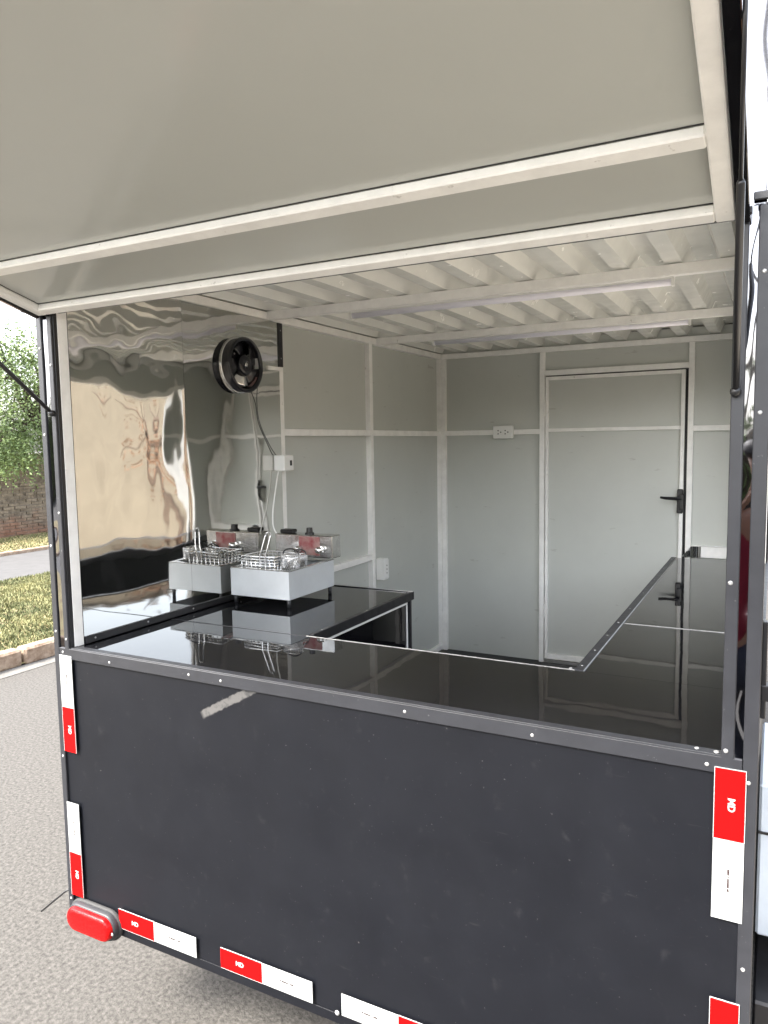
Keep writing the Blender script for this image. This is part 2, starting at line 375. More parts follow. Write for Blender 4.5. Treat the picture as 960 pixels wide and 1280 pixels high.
# ---------------------------------------------------------------- beige house to the right and wall behind
h = thing('beige_house', 'beige plastered house with brown door beside the yard', 'house', (8.5, 6, 0))
bm = bmesh.new()
def quad(bm, *ps): bm.faces.new([bm.verts.new(p) for p in ps])
bm_box(bm, 6.6, 6.8, -6, 4.2, 0, 2.8); bm_box(bm, 6.6, 6.8, 5.2, 8.0, 0, 2.8); bm_box(bm, 6.6, 6.8, 9.6, 16, 0, 2.8)
bm_box(bm, 6.6, 6.8, 4.2, 5.2, 2.15, 2.8); bm_box(bm, 6.6, 6.8, 8.0, 9.6, 2.15, 2.8); bm_box(bm, 6.6, 6.8, 8.0, 9.6, 0, 1.05); bm_box(bm, 6.8, 11, -6, -5.8, 0, 2.8); bm_box(bm, 6.8, 11, 15.8, 16, 0, 2.8); bm_box(bm, 10.8, 11, -5.8, 15.8, 0, 2.8)
from_bm('wall', bm, m_stucco, h)
box('roof', 6.81, 10.79, -5.79, 15.79, 2.55, 2.65, m_gutter, h); box('parapet_coping', 6.56, 6.86, -6.04, 16.04, 2.801, 2.85, m_gutter, h, .01)
d = box('door', 6.68, 6.73, 4.2, 5.2, .02, 2.15, m_wood, h); box('handle', 6.64, 6.68, 4.3, 4.42, 1.02, 1.05, m_steel, d)
wn = box('window', 6.7, 6.72, 8.05, 9.55, 1.1, 2.1, m_glass, h)
for y in (8.0, 8.77, 9.55): box('frame', 6.66, 6.74, y, y + .05, 1.05, 2.15, m_white, wn)
box('sill', 6.54, 6.8, 7.95, 9.65, 1.0, 1.05, m_gutter, wn)
gw = thing('garden_wall', 'low beige plastered garden wall closing the yard behind the trailer', 'wall', (2, 15.1, 0))
box('wall', -3.0, 6.6, 15.0, 15.2, 0, 2.4, m_stucco, gw, .01); box('coping', -3.05, 6.6, 14.95, 15.25, 2.4, 2.46, m_gutter, gw, .01)

def hedge(label, x0, x1, y, hh, seed):
    g = thing('hedge', label, 'hedge', ((x0 + x1) / 2, y, 0)); rng = np.random.default_rng(seed)
    n = int((x1 - x0) * hh * 130); P = np.c_[rng.uniform(x0, x1, n), y + rng.normal(0, .45, n), hh * rng.random(n) ** .8 * (.85 + .2 * np.sin(rng.uniform(x0, x1, n)))]
    a = rng.normal(0, 1, (n, 3)); a /= np.linalg.norm(a, axis=1)[:, None]; b = np.cross(a, rng.normal(0, 1, (n, 3))); b /= np.linalg.norm(b, axis=1)[:, None]
    v = np.stack([P - a * .13, P + b * .09, P + a * .13, P - b * .09], 1).reshape(-1, 3) - np.array([(x0 + x1) / 2, y, 0])
    me = bpy.data.meshes.new('foliage'); me.from_pydata(v.tolist(), [], np.arange(4 * n).reshape(-1, 4).tolist()); link('foliage', me, m_leaf, g, ((x0 + x1) / 2, y, 0))
    box('stem_core', x0 + .1, x1 - .1, y - .3, y + .3, 0, hh * .8, m_bark, g, .05)
hedge('tall dark green hedge across the road, the longer one', -42, -3, -22, 4.2, 4)
hedge('lower green hedge across the road behind the street lamp', -2, 16, -20, 2.9, 5)
lp = thing('street_lamp', 'slender grey street lamp post with a curved arm across the road', 'street lamp', (1.70, -10, 0))
tube('pole', [(1.7, -10, 0), (1.7, -10, 3), (1.7, -10, 6.4)], [.07, .06, .045], m_mortar, lp)
tube('arm', smooth_path([(1.7, -10, 6.35), (1.7, -9.9, 6.75), (1.7, -9.4, 7.0), (1.7, -8.6, 7.05)]), .03, m_mortar, lp)
prism('lamp_head', [(-8.9, 7.06), (-8.2, 7.1), (-8.1, 7.02), (-8.3, 6.95), (-8.85, 6.98)], 0, 1.6, 1.8, m_mortar, lp)
tree('yard_tree', 'thin brown yard tree with sparse dry brown leaves in front of the beige house', (4.5, 5.0, .006),
     [((0, 0, 0), .09), ((.05, .02, .5), .08), ((-.02, .05, 1.0), .065), ((.08, .0, 1.5), .05), ((.1, .1, 2.0), .03)],
     [((.1, .4, 1.7), .4), ((-.15, -.35, 1.8), .35), ((.2, -.1, 2.2), .45)], 60, 31, None, .06, m_dryleaf)

# ================================================================ THE TRAILER
W, LEN, ZB, ZT, ZH, ZC, YB = 1.905, 2.90, .35, 1.211, 2.187, 2.352, 2.856
T = thing('food_trailer', 'black food trailer with its white framed serving hatch propped open', 'food trailer', (W / 2, LEN / 2, 0))

# ---- body shell
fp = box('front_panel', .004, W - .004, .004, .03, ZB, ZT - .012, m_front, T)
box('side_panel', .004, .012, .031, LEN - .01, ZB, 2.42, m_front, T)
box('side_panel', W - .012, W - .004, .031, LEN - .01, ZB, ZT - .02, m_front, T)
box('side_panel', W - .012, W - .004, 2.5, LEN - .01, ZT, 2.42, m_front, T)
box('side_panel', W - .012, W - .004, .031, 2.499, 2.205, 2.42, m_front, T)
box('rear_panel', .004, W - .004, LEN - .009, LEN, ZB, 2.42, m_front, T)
box('floor_deck', .012, W - .012, .031, LEN - .01, .40, .48, m_floor, T)
box('chassis_beam', .25, .32, .5, LEN + .5, .27, .349, m_blacktrim, T); box('chassis_beam', 1.58, 1.65, .5, LEN + .5, .27, .349, m_blacktrim, T)
prism('drawbar', [(.25, LEN + .4), (.9, LEN + 1.3), (1.0, LEN + 1.3), (1.65, LEN + .4), (1.57, LEN + .4), (.95, LEN + 1.2), (.33, LEN + .4)], 2, .27, .35, m_blacktrim, T)
for sx in (-.10, W - .06):
    wh = thing('wheel', '', '', (sx + .08, 1.5, .3)); del wh['label']; del wh['category']
    wh.parent = T; wh.location = Vector((sx + .08, 1.5, .3)) - WL[T.name]
    bm = bmesh.new(); prof = [(.19, .0), (.28, .0), (.3, .025), (.3, .135), (.28, .16), (.19, .16)]
    rings = [[bm.verts.new((sx + xx, 1.5 + r * math.cos(k * math.pi / 16), .3 + r * math.sin(k * math.pi / 16))) for k in range(32)] for r, xx in prof]
    for r0, r1 in zip(rings, rings[1:] + rings[:1]):
        for k in range(32): bm.faces.new((r0[k], r0[(k + 1) % 32], r1[(k + 1) % 32], r1[k]))
    bmesh.ops.recalc_face_normals(bm, faces=bm.faces); from_bm('tyre', bm, m_rubber, wh, smooth=True)
    bm = bmesh.new(); bm_tube(bm, [(sx + .03, 1.5, .3), (sx + .06, 1.5, .3), (sx + .1, 1.5, .3), (sx + .13, 1.5, .3)], [.192, .15, .15, .192], 32); from_bm('rim', bm, m_steel, wh)
tube('axle', [(-.03, 1.5, .3), (W + .03, 1.5, .3)], .03, m_blacktrim, T)
for x0, x1 in ((-.13, .002), (W - .002, W + .15)):
    arc = [(1.5 + .36 * math.cos(R(a)), .3 + .36 * math.sin(R(a))) for a in range(0, 181, 12)] + [(1.5 + .345 * math.cos(R(a)), .3 + .345 * math.sin(R(a))) for a in range(180, -1, -12)]
    prism('mudguard', arc, 0, x0, x1, m_blacktrim, T)

# ---- roof: ribbed sheet, ribs running front to back
bm = bmesh.new(); pitch = .158; prof = []
x = .014
while x < W - .02:
    for dx, z in ((0, 0), (.05, 0), (.072, .048), (.136, .048)): 
        if x + dx < W - .014: prof.append((x + dx, ZC + .004 + z))
    x += pitch
prof.append((W - .013, ZC + .004))
ny = 26; rows = []
for j in range(ny + 1):
    y = .035 + (LEN - .05) * j / ny
    rows.append([bm.verts.new((px, y, pz)) for px, pz in prof])
for r0, r1 in zip(rows, rows[1:]):
    for k in range(len(prof) - 1): bm.faces.new((r0[k], r0[k + 1], r1[k + 1], r1[k]))
rf = from_bm('roof_sheet', bm, m_roof, T)
box('roof_cover', .0, W, .031, LEN, 2.421, 2.43, m_trim, T)
for y in (.035, 1.035, 1.98): box('ceiling_beam', .062, 1.845, y, y + .032, ZC - .034, ZC, m_frame, T)

# ---- polished fascia above the hatch, slightly rippled
def rippled(name, x0, x1, z0, z1, y, amp, lx, lz, m, parent, nx, nz, seed):
    bm = bmesh.new()
    g = [[bm.verts.new((x0 + (x1 - x0) * i / nx, y + amp * noise.noise(Vector(((x0 + (x1 - x0) * i / nx) / lx, seed, (z0 + (z1 - z0) * j / nz) / lz))), z0 + (z1 - z0) * j / nz)) for j in range(nz + 1)] for i in range(nx + 1)]
    for i in range(nx):
        for j in range(nz): bm.faces.new((g[i][j], g[i + 1][j], g[i + 1][j + 1], g[i][j + 1]))
    return from_bm(name, bm, m, parent, smooth=True)
fa = rippled('fascia', .005, W - .001, 2.215, 2.66, .006, .0007, .16, .12, m_gloss, T, 90, 36, 5)
box('fascia_back', .005, W - .005, .013, .03, 2.2, 2.655, m_blacktrim, T)
box('fascia_trim', W - .012, W + .001, -.004, .03, 2.215, 2.66, m_palebox, T)
box('fascia_trim', 1.872, W, -.006, .0, 2.222, 2.236, m_blacktrim, T)

# ---- corner posts either side of the opening
def post_strip(x0, x1, seed):
    return rippled('polished_strip', x0, x1, ZT - .01, 2.214, .002, .0012, .05, .09, m_gloss, T, 5, 60, seed)
post_strip(.018, .044, 1); post_strip(1.8655, 1.8825, 2)
box('post_core', .003, .061, .006, .03, ZT - .01, 2.2, m_blacktrim, T); box('post_core', 1.8455, W - .013, .006, .03, ZT - .01, 2.2, m_blacktrim, T)
ctl = box('corner_trim', -.003, .018, -.003, .03, ZB, 2.213, m_trim, T)
ctr = box('corner_trim', 1.8815, W + .002, -.003, .03, ZB, 2.213, m_trim, T)
jl = box('jamb_trim', .043, .061, -.003, .005, ZT - .002, 2.19, m_trim, T)
jr = box('jamb_trim', 1.844, 1.8665, -.003, .030, ZT - .002, 2.19, m_trim, T)
tt = box('top_trim', .019, 1.8805, -.003, .003, ZT - .032, ZT + .0005, m_trim, T, .001)
box('top_trim', .055, 1.846, .003, .028, ZT - .006, ZT + .002, m_trim, T, .001)
box('jamb_lining', .055, .0625, .005, .0185, ZT + .002, 2.19, m_blacktrim, T)
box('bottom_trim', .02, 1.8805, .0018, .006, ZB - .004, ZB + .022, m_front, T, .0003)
for x, z in ((.035, ZT - .012), (.23, ZT - .020), (.53, ZT - .016), (.64, ZT - .018), (1.18, ZT - .016), (1.48, ZT - .02), (1.82, ZT - .018)): screw((x, -.003, z), tt, s=1.0)
for z in (.41, .87, 1.26, 1.52, 1.85, 2.1): screw((.009, -.003, z), ctl)
for z in (1.24, 1.62, 2.05): screw((.052, -.003, z), jl)
for z in (.55, .8, 1.17, 1.855, 2.1): screw((1.892, -.003, z), ctr)
for z in (1.225, 1.545, 1.895, 2.17): screw((1.852, -.003, z), jr, s=1.1)
screw((.978, -.002, .378), fp, s=1.7)
screw((1.835, .015, ZT + .002), tt, '+z', 1.3); screw((1.80, .018, ZT + .002), tt, '+z', 1.1)

# ---- interior frame, left wall (inner face x = .062)
XI = .062
box('wall_post', .03, XI + .001, .0187, .053, ZT, 2.33, m_frame, T)
def lpost(y0, y1, z0=.48, z1=ZC - .034, x1=XI): return box('wall_post', .032, x1, y0, y1, z0, z1, m_frame, T)
lpost(1.112, 1.142); lpost(1.905, 1.937); lpost(2.822, YB - .001, .48, ZC)
def lrail(y0, y1, z): return box('wall_rail', .0325, XI - .001, y0, y1, z - .015, z + .015, m_frame, T)
lrail(1.142, 1.905, 1.862); lrail(1.937, 2.822, 1.862); lrail(1.142, 1.905, 1.212)
box('wall_rail', .0325, XI + .002, .053, 2.822, ZC - .0335, ZC - .002, m_frame, T)
lrail(1.142, 1.905, .5); lrail(1.937, 2.822, .5)
for y0, y1 in ((1.128, 1.92), (1.921, 2.84)):
    for z0, z1 in (((.48, 1.212), (1.213, 1.862), (1.863, 2.34)) if y0 < 1.5 else ((.48, 1.862), (1.863, 2.34))): box('wall_panel', .014, .0345, y0, y1, z0, z1, m_panel, T, .0005)

# ---- mirror-polished sheets on the left wall, buckled
def mirror_sheet(y0, y1, z0, z1, amp, seed, ny, nz):
    bm = bmesh.new(); g = []
    for i in range(ny + 1):
        r = []
        for j in range(nz + 1):
            y = y0 + (y1 - y0) * i / ny; z = z0 + (z1 - z0) * j / nz
            ty = i / ny; tz = j / nz
            edge = min(1, 5 * min(ty, 1 - ty)) ** .5
            low = min(1, max(0, (z - 1.28) / .35)); hi = 1 + 1.9 * min(1, max(0, (z - 2.0) / .12))
            f = amp * (1.0 * noise.noise(Vector((y / .30, z / .42, seed))) + .24 * hi * noise.noise(Vector((y / .12, z / .15, seed + 4))) + .10 * noise.noise(Vector((y / .055, z / .4, seed + 6))) + .022 * hi * noise.noise(Vector((y / .05, z / .035, seed + 8))))
            r.append(bm.verts.new((XI + .0015 + f * (.12 + .88 * low) * (.3 + .7 * edge), y, z)))
        g.append(r)
    for i in range(ny):
        for j in range(nz): bm.faces.new((g[i][j], g[i + 1][j], g[i + 1][j + 1], g[i][j + 1]))
    return from_bm('mirror_sheet', bm, m_mirror, T, smooth=True)
mirror_sheet(.0535, .535, ZT + .012, ZC - .036, .0042, 2.3, 80, 150)
mirror_sheet(.536, 1.111, ZT + .012, ZC - .036, .0024, 7.7, 80, 150)
box('mirror_backing', .03, XI - .006, .054, 1.111, ZT - .2, ZC - .04, m_blacktrim, T)
mt = box('mirror_edge_trim', XI + .0, XI + .006, 1.106, 1.136, 2.135, ZC - .036, m_blacktrim, T)
for z in (2.17, 2.285): screw((XI + .006, 1.121, z), mt, '+x', .8)
box('rail_reflection_strip', XI + .001, XI + .008, 1.03, 1.128, 2.117, 2.133, m_frame, T)  # white strip standing in for a rail's reflection in the mirror
sk = box('counter_wall_trim', XI + .002, XI + .008, .055, 1.112, ZT + .002, ZT + .024, m_blacktrim, T)
for y in (.09, .31, .53, .80, 1.06): screw((XI + .008, y, ZT + .014), sk, '+x', .9)

# ---- back wall with door
def bpost(x0, x1, z0=.48, z1=ZC - .034): return box('wall_post', x0, x1, YB - .03, YB, z0, z1, m_frame, T)
bpost(XI + .001, XI + .028, .48, ZC - .034); bpost(.688, .717); bpost(1.497, 1.526); bpost(1.815, 1.845)
def brail(x0, x1, z, t=.015): return box('wall_rail', x0, x1, YB - .0295, YB - .0005, z - t, z + t, m_frame, T)
brail(XI + .028, .688, 1.862); brail(1.526, 1.815, 1.862)
brail(XI + .003, 1.845, ZC - .018); brail(.717, 1.497, 2.199); brail(1.526, 1.815, 1.2, .028)
for x0, x1, z0, z1 in ((.03, .70, .48, 1.862), (.03, .70, 1.863, 2.398), (1.51, 1.86, .48, 1.862), (1.51, 1.86, 1.863, 2.398), (.701, 1.509, 2.2, 2.398)):
    box('wall_panel', x0, x1, YB - .004, YB + .012, z0, z1, m_panel, T, .0005)
box('door_gap_seal', .7175, 1.4965, YB + .006, YB + .02, .49, 2.185, m_blacktrim, T)
box('threshold', .7175, 1.4965, YB - .03, YB + .005, .481, .498, m_alu, T)
DR = thing('door', '', '', (1.1, YB, .5)); del DR['label']; del DR['category']; DR.parent = T; DR.location = Vector((1.1, YB, .5)) - WL[T.name]
DX0, DX1, DZ0, DZ1 = .7215, 1.481, .502, 2.177
for z0, z1 in ((DZ0, 1.868), (1.869, DZ1)): box('door_panel', DX0 + .005, DX1 - .005, YB - .006, YB + .004, z0, z1, m_panel, DR, .0005)
box('door_stile', DX0, DX0 + .017, YB - .024, YB - .005, DZ0, DZ1, m_frame, DR); box('door_stile', DX1 - .020, DX1, YB - .024, YB - .005, DZ0, DZ1, m_frame, DR)
for z in (DZ0 + .016, 1.868, DZ1 - .010): box('door_rail', DX0 + .017, DX1 - .020, YB - .0235, YB - .0055, z - (.016 if z < 1 else .010), z + (.016 if z < 1 else .010), m_frame, DR)
bm = bmesh.new()
bm_box(bm, 1.452, 1.482, YB - .036, YB - .0245, 1.402, 1.535, .004); bm_box(bm, 1.462, 1.490, YB - .046, YB - .036, 1.425, 1.51, .004)
bm_tube(bm, [(1.466, YB - .046, 1.485), (1.466, YB - .075, 1.485), (1.45, YB - .085, 1.487), (1.40, YB - .085, 1.488), (1.372, YB - .083, 1.492)], [.010, .010, .010, .008, .006], 8)
from_bm('door_handle', bm, m_black, DR)
bm = bmesh.new(); bm_box(bm, .0, .04, 0, .004, 0, .09)
for z in (.75, 1.95):
    hb = bmesh.new(); bm_tube(hb, [(.719, YB - .03, z), (.719, YB - .03, z + .09)], .007, 8); from_bm('hinge', hb, m_frame, DR)
bm.free()

# ---- right wall: second serving opening over the right counter
XR = 1.845
for y0, y1 in ((.031, .066), (2.462, 2.494)): box('wall_post', XR + .001, W - .013, y0, y1, ZT if y0 < 1 else .48, ZC - .034, m_frame, T)
box('wall_rail', XR + .001, W - .013, .066, 2.462, 2.189, 2.219, m_frame, T); box('wall_rail', XR + .001, W - .013, .066, YB - .03, ZC - .034, ZC - .002, m_frame, T)
box('wall_panel', XR + .018, XR + .03, .05, 2.47, 2.21, 2.34, m_panel, T, .0005)
for z0, z1 in ((.48, 1.862), (1.863, 2.34)): box('wall_panel', XR + .018, XR + .03, 2.48, YB, z0, z1, m_panel, T, .0005)
box('wall_rail', XR + .0015, W - .013, 2.494, YB - .03, 1.847, 1.877, m_frame, T)
box('wall_panel', XR + .018, XR + .03, .04, 2.47, .48, ZT - .04, m_panel, T, .0005)
box('window_sill_trim', XR + .0, W + .002, .06, 2.47, ZT - .02, ZT - .002, m_trim, T)

# ---- counters
def counter(name, poly, skirt=None):
    return prism(name, poly, 2, ZT - .018, ZT - .0005, m_counter, T)
YC, XC, XL, YE, YL = .418, 1.47, .628, 2.478, 1.165
fc = counter('front_counter', [(.0625, .029), (XR, .029), (XR, YC), (.0625, YC)])
lc = counter('left_counter', [(.0625, YC + .001), (XL, YC + .001), (XL, YL), (.0625, YL)])
rc1 = counter('right_counter', [(XC, YC + .001), (XR, YC + .001), (XR, .985), (XC, .985)])
rc2 = counter('right_counter', [(XC, .986), (XR, .986), (XR, YE), (XC, YE)])
et = box('counter_edge_trim', XL + .001, XC - .001, YC + .0012, YC + .0035, ZT - .03, ZT + .0012, m_edge, T, .001)
box('counter_edge_trim', XL + .001, XC - .001, YC + .0036, YC + .02, ZT - .032, ZT - .004, m_blacktrim, T, .001)
for x in (.66, .82, .98, 1.14, 1.30): screw((x, YC + .008, ZT - .003), et, '+z', .75)
e2 = box('counter_edge_trim', XC - .003, XC + .022, YC + .002, YE, ZT - .03, ZT + .0022, m_trim, T, .001)
box('counter_edge_line', XC + .0222, XC + .0234, YC + .002, YE, ZT - .001, ZT + .0026, m_edge, T, .0005)
for y in (.46, .62, .80, .98, 1.2, 1.5, 1.8, 2.1, 2.4): screw((XC + .009, y, ZT + .0022), e2, '+z', .8)
screw((XC - .012, YC + .004, ZT + .0025), e2, '+z', 1.2)
jt = box('counter_joint_trim', XC + .025, XR, .983, .9875, ZT - .001, ZT + .0010, m_edge, T, .0004)
for x in (1.53, 1.6, 1.7, 1.8): screw((x, .984, ZT + .0010), jt, '+z', .6)
box('counter_joint_trim', XI + .008, XL, YC - .0012, YC + .0018, ZT - .001, ZT + .0006, m_trim, T, .0002)
e3 = box('counter_edge_trim', XL + .001, XL + .018, YC + .021, YL, ZT - .03, ZT + .0022, m_blacktrim, T, .001)
for y in (.50, .80, 1.14): screw((XL + .009, y, ZT + .0022), e3, '+z', .8)
box('counter_edge_trim', XI + .03, XL + .018, YL + .001, YL + .012, ZT - .03, ZT + .0022, m_blacktrim, T, .001)
box('counter_edge_line', XI + .03, XL + .018, YL + .0015, YL + .005, ZT + .0022, ZT + .0042, m_alu, T, .0005)
# cabinet below the left counter: black sides edged with bright strips
box('cabinet_side', XL - .006, XL - .001, YC + .03, YL - .004, .49, ZT - .031, m_counter, T)
box('cabinet_edge_strip', XL - .0005, XL + .004, YC + .03, YL - .02, ZT - .045, ZT - .037, m_white, T, .001)
box('cabinet_edge_strip', XL - .0005, XL + .004, YL - .028, YL - .020, .5, ZT - .046, m_white, T, .001)
box('cabinet_corner_trim', XL - .0005, XL + .012, YL - .012, YL + .0005, .49, ZT - .031, m_blacktrim, T, .001)
box('cabinet_side', .07, XL - .008, YL - .010, YL - .004, .49, ZT - .02, m_counter, T)
box('cabinet_side', XL + .02, XC + .02, YC - .02, YC - .005, .49, ZT - .033, m_counter, T)
box('cabinet_side', XC + .022, XC + .028, YC, YE - .03, .49, ZT - .02, m_counter, T)
box('cabinet_side', XC + .029, XR, YE - .036, YE - .03, .49, ZT - .02, m_counter, T)
tube('cabinet_knob', [(XL - .03, YC + .0, ZT - .03), (XL - .03, YC + .0, ZT - .05)], .008, m_chrome, T)
for x, r in ((XL + .05, .004), (XL + .10, .006)): pass
# bright lower rail of the right bay with a bent sheet end
box('bright_rail', 1.575, 1.8445, YB - .034, YB - .0305, 1.166, 1.232, m_frame, T)
bm = bmesh.new(); NB = 24; rows = []
for k in range(NB + 1):
    t = k / NB; x = 1.487 + .09 * t; yy = YB - .036 - .012 * math.sin(t * 9.5) ** 2 - .012 * (1 - t)
    rows.append([bm.verts.new((x, yy, 1.168)), bm.verts.new((x, yy - .002, min(1.228, 1.172 + .062 * t * 1.9)))])
for a, b in zip(rows, rows[1:]): bm.faces.new((a[0], b[0], b[1], a[1]))
from_bm('bent_sheet_end', bm, m_chrome, T, smooth=True)
tube('bent_sheet_edge', [(1.485, YB - .05, 1.168), (1.535, YB - .045, 1.229), (1.8445, YB - .033, 1.235)], .0028, m_alu, T, 6)

# ---- hatches: panel, tube frame, cross bar
TH = R(16)
def slab(name, u0, u1, s0, s1, n0, n1, m, parent, side='front', bev=.0015):
    """box in hatch coordinates: u along the hinge, s outwards, n below the panel (down)"""
    bm = bmesh.new(); bm_box(bm, u0, u1, s0, s1, n0, n1, bev)
    for v in bm.verts:
        u, s, n = v.co
        o = s * math.cos(TH) + n * math.sin(TH) * -1 * -1
        z = s * math.sin(TH) - n * math.cos(TH)
        v.co = Vector((u, -(s * math.cos(TH) + n * math.sin(TH)) , ZH + .026 + z)) if side == 'front' else Vector((W + s * math.cos(TH) + n * math.sin(TH), u, ZH + .026 + z))
    bmesh.ops.recalc_face_normals(bm, faces=bm.faces)
    return from_bm(name, bm, m, parent)
def hatch(side, u0, u1, label):
    lo = (.95, -.5, 2.3) if side == 'front' else (W + .5, 1.3, 2.3)
    H = thing('serving_hatch', '', '', lo); del H['category']; H['label'] = label; H.parent = T; H.location = Vector(lo) - WL[T.name]
    SL = 1.0; t = .034
    slab('hatch_panel', u0 + .003, u1 - .003, .004, SL - .003, -.004, .004, m_hatchpanel, H, side)
    slab('hatch_skin', u0, u1, .002, SL, -.03, -.0045, m_counter, H, side)
    slab('hatch_edge', u1 - .001, u1 + .022, .0, SL + .004, -.034, .03, m_counter, H, side); slab('hatch_edge', u0 - .012, u0 + .001, .0, SL + .004, -.034, .03, m_counter, H, side)
    for a, b in ((0.0015, t), (.216, .216 + t), (SL - t, SL)):
        slab('hatch_bar', u0 + t, u1 - t, a, b, .0035, .023, m_hatchbar, H, side, .003)
    for a in (t + .0015, .2125, .216 + t + .0015, SL - t - .003): slab('seam', u0 + t, u1 - t, a - .001, a + .0012, .003, .0052, m_blacktrim, H, side, 0)
    for a in (u0 + t + .001, u1 - t - .001): slab('seam', a - .001, a + .001, t, SL - t, .003, .0050, m_blacktrim, H, side, 0)
    for a, b in ((u0, u0 + t), (u1 - t, u1)): slab('hatch_bar', a, b, .001, SL - .001, .0035, .0235, m_hatchbar, H, side, .003)
    return H
hf = hatch('front', .02, 1.846, 'open hatch over the panel with red and white reflective tapes')
# hinge gap cover
box('hinge_strip', .02, 1.87, -.004, .004, ZH + .014, ZH + .027, m_blacktrim, T)
def strut(parent, a, b, f=.55):
    g = thing('gas_strut', '', '', a); del g['label']; del g['category']; g.parent = T; g.location = Vector(a) - WL[T.name]
    a = Vector(a); b = Vector(b); m = a.lerp(b, f)
    d = (b - a).normalized()
    tube('cylinder', [a + d * .008, a + d * .011, a.lerp(b, .5), m - d * .004, m], [.004, .006, .006, .006, .004], m_black, g, 14)
    tube('rod', [m - d * .01, b], .003, m_black, g, 10)
    bm = bmesh.new(); bmesh.ops.create_uvsphere(bm, u_segments=10, v_segments=8, radius=.010, matrix=Matrix.Translation(a)); from_bm('ball_joint', bm, m_black, g, smooth=True)
    bm = bmesh.new(); bmesh.ops.create_uvsphere(bm, u_segments=10, v_segments=8, radius=.010, matrix=Matrix.Translation(b)); from_bm('ball_joint', bm, m_black, g, smooth=True)
sH = lambda s, n: (-(s * math.cos(TH) + n * math.sin(TH)), ZH + .026 + s * math.sin(TH) - n * math.cos(TH))
q = sH(.5, .012)
strut(hf, (.055, -.010, 1.912), (.006, q[0], q[1]))
strut(hf, (1.852, -.013, 1.893), (1.872, q[0], q[1]), .62)

# ---- right-hand side fittings
cb = box('locker', W + .003, W + .20, .55, 1.02, .53, .935, m_palebox, T, .006); box('locker_seam', W + .002, W + .202, .547, .551, .805, .812, m_black, cb, .0005)
box('step_box', W + .003, W + .17, .40, .98, .22, .455, m_blacktrim, T, .006)
lb = box('latch_bar', W + .002, W + .011, .03, .05, 1.285, 1.47, m_black, T); tube('latch_pin', [(W + .006, .04, 1.335), (W + .05, .04, 1.333)], .003, m_black, lb)
box('latch_block', W + .002, W + .017, .026, .054, 1.32, 1.35, m_black, T)

# ---- reflective tapes
def letters(txt, size, rot, p, parent, m, thick=.0004):
    cu = bpy.data.curves.new('t', 'FONT'); cu.body = txt; cu.size = size; cu.extrude = thick; cu.align_x = 'CENTER'; cu.align_y = 'CENTER'; cu.offset = size * .03
    o = bpy.data.objects.new('t', cu); col.objects.link(o)
    dg = bpy.context.evaluated_depsgraph_get(); me = bpy.data.meshes.new_from_object(o.evaluated_get(dg)); bpy.data.objects.remove(o)
    me.transform(Matrix.Rotation(rot, 4, 'Y') @ Matrix.Rotation(R(90), 4, 'X'))
    return link('lettering', me, m, parent, p)
def microprint(cx, cz, vertical, parent):
    bm = bmesh.new(); u = -.022; rg = random.Random(5)
    while u < .022:
        l = rg.choice((.0012, .0016, .0022)); hgt = rg.choice((.0032, .0038))
        if rg.random() < .9:
            if vertical: bm_box(bm, cx - hgt / 2, cx + hgt / 2, -.0056, -.005, cz + u, cz + u + l)
            else: bm_box(bm, cx + u, cx + u + l, -.0056, -.005, cz - hgt / 2, cz + hgt / 2)
        u += l + .0005
    return from_bm('small_print', bm, m_ink, parent)
def tape(x, z, vertical, red_first, wdt=.052):
    """x,z = upper left corner; red_first: red at the top / left"""
    A, B = (.14, .16); Lr, Lw = A, B
    g = thing('reflective_tape', '', '', (x, -.004, z)); del g['label']; del g['category']; g.parent = T; g.location = Vector((x, -.004, z)) - WL[T.name]
    y0, y1 = -.0052, -.0032
    r0 = 0 if red_first else Lw; w0 = Lr if red_first else 0
    if vertical:
        a = box('red_tape', x, x + wdt, y0, y1, z - r0 - Lr, z - r0, m_red, g, .0002); b = box('white_tape', x, x + wdt, y0, y1, z - w0 - Lw, z - w0, m_tape, g, .0002)
        letters('MD', .0175, R(90), (x + wdt * .55, y0 - .0002, z - r0 - Lr * .5), a, m_tape)
        microprint(x + wdt * .52, z - w0 - Lw * .5, True, b)
        for s in (0, 1): box('tape_edge', x + s * wdt - .0006, x + s * wdt + .0006, y0 - .0002, y1, z - r0 - Lr, z - r0, m_tape, a, 0)
        box('tape_edge', x, x + wdt, y0 - .0002, y1, z - r0 - .001, z - r0 + .0003, m_tape, a, 0)
    else:
        a = box('red_tape', x + r0, x + r0 + Lr, y0, y1, z - wdt, z, m_red, g, .0002); b = box('white_tape', x + w0, x + w0 + Lw, y0, y1, z - wdt, z, m_tape, g, .0002)
        letters('MD', .0175, 0, (x + r0 + Lr * .47, y0 - .0002, z - wdt * .5), a, m_tape)
        microprint(x + w0 + Lw * .5, z - wdt * .5, False, b)
        for s in (0, 1): box('tape_edge', x + r0, x + r0 + Lr, y0 - .0002, y1, z - s * wdt - .0006, z - s * wdt + .0006, m_tape, a, 0)
tape(.020, 1.19, True, False); tape(.016, .727, True, False)
tape(1.834, 1.192, True, True, .054); tape(1.836, .727, True, True, .052)
tape(.218, .437, False, True, .06); tape(.606, .437, False, True, .058); tape(.993, .437, False, False, .058); tape(1.38, .437, False, False, .058)

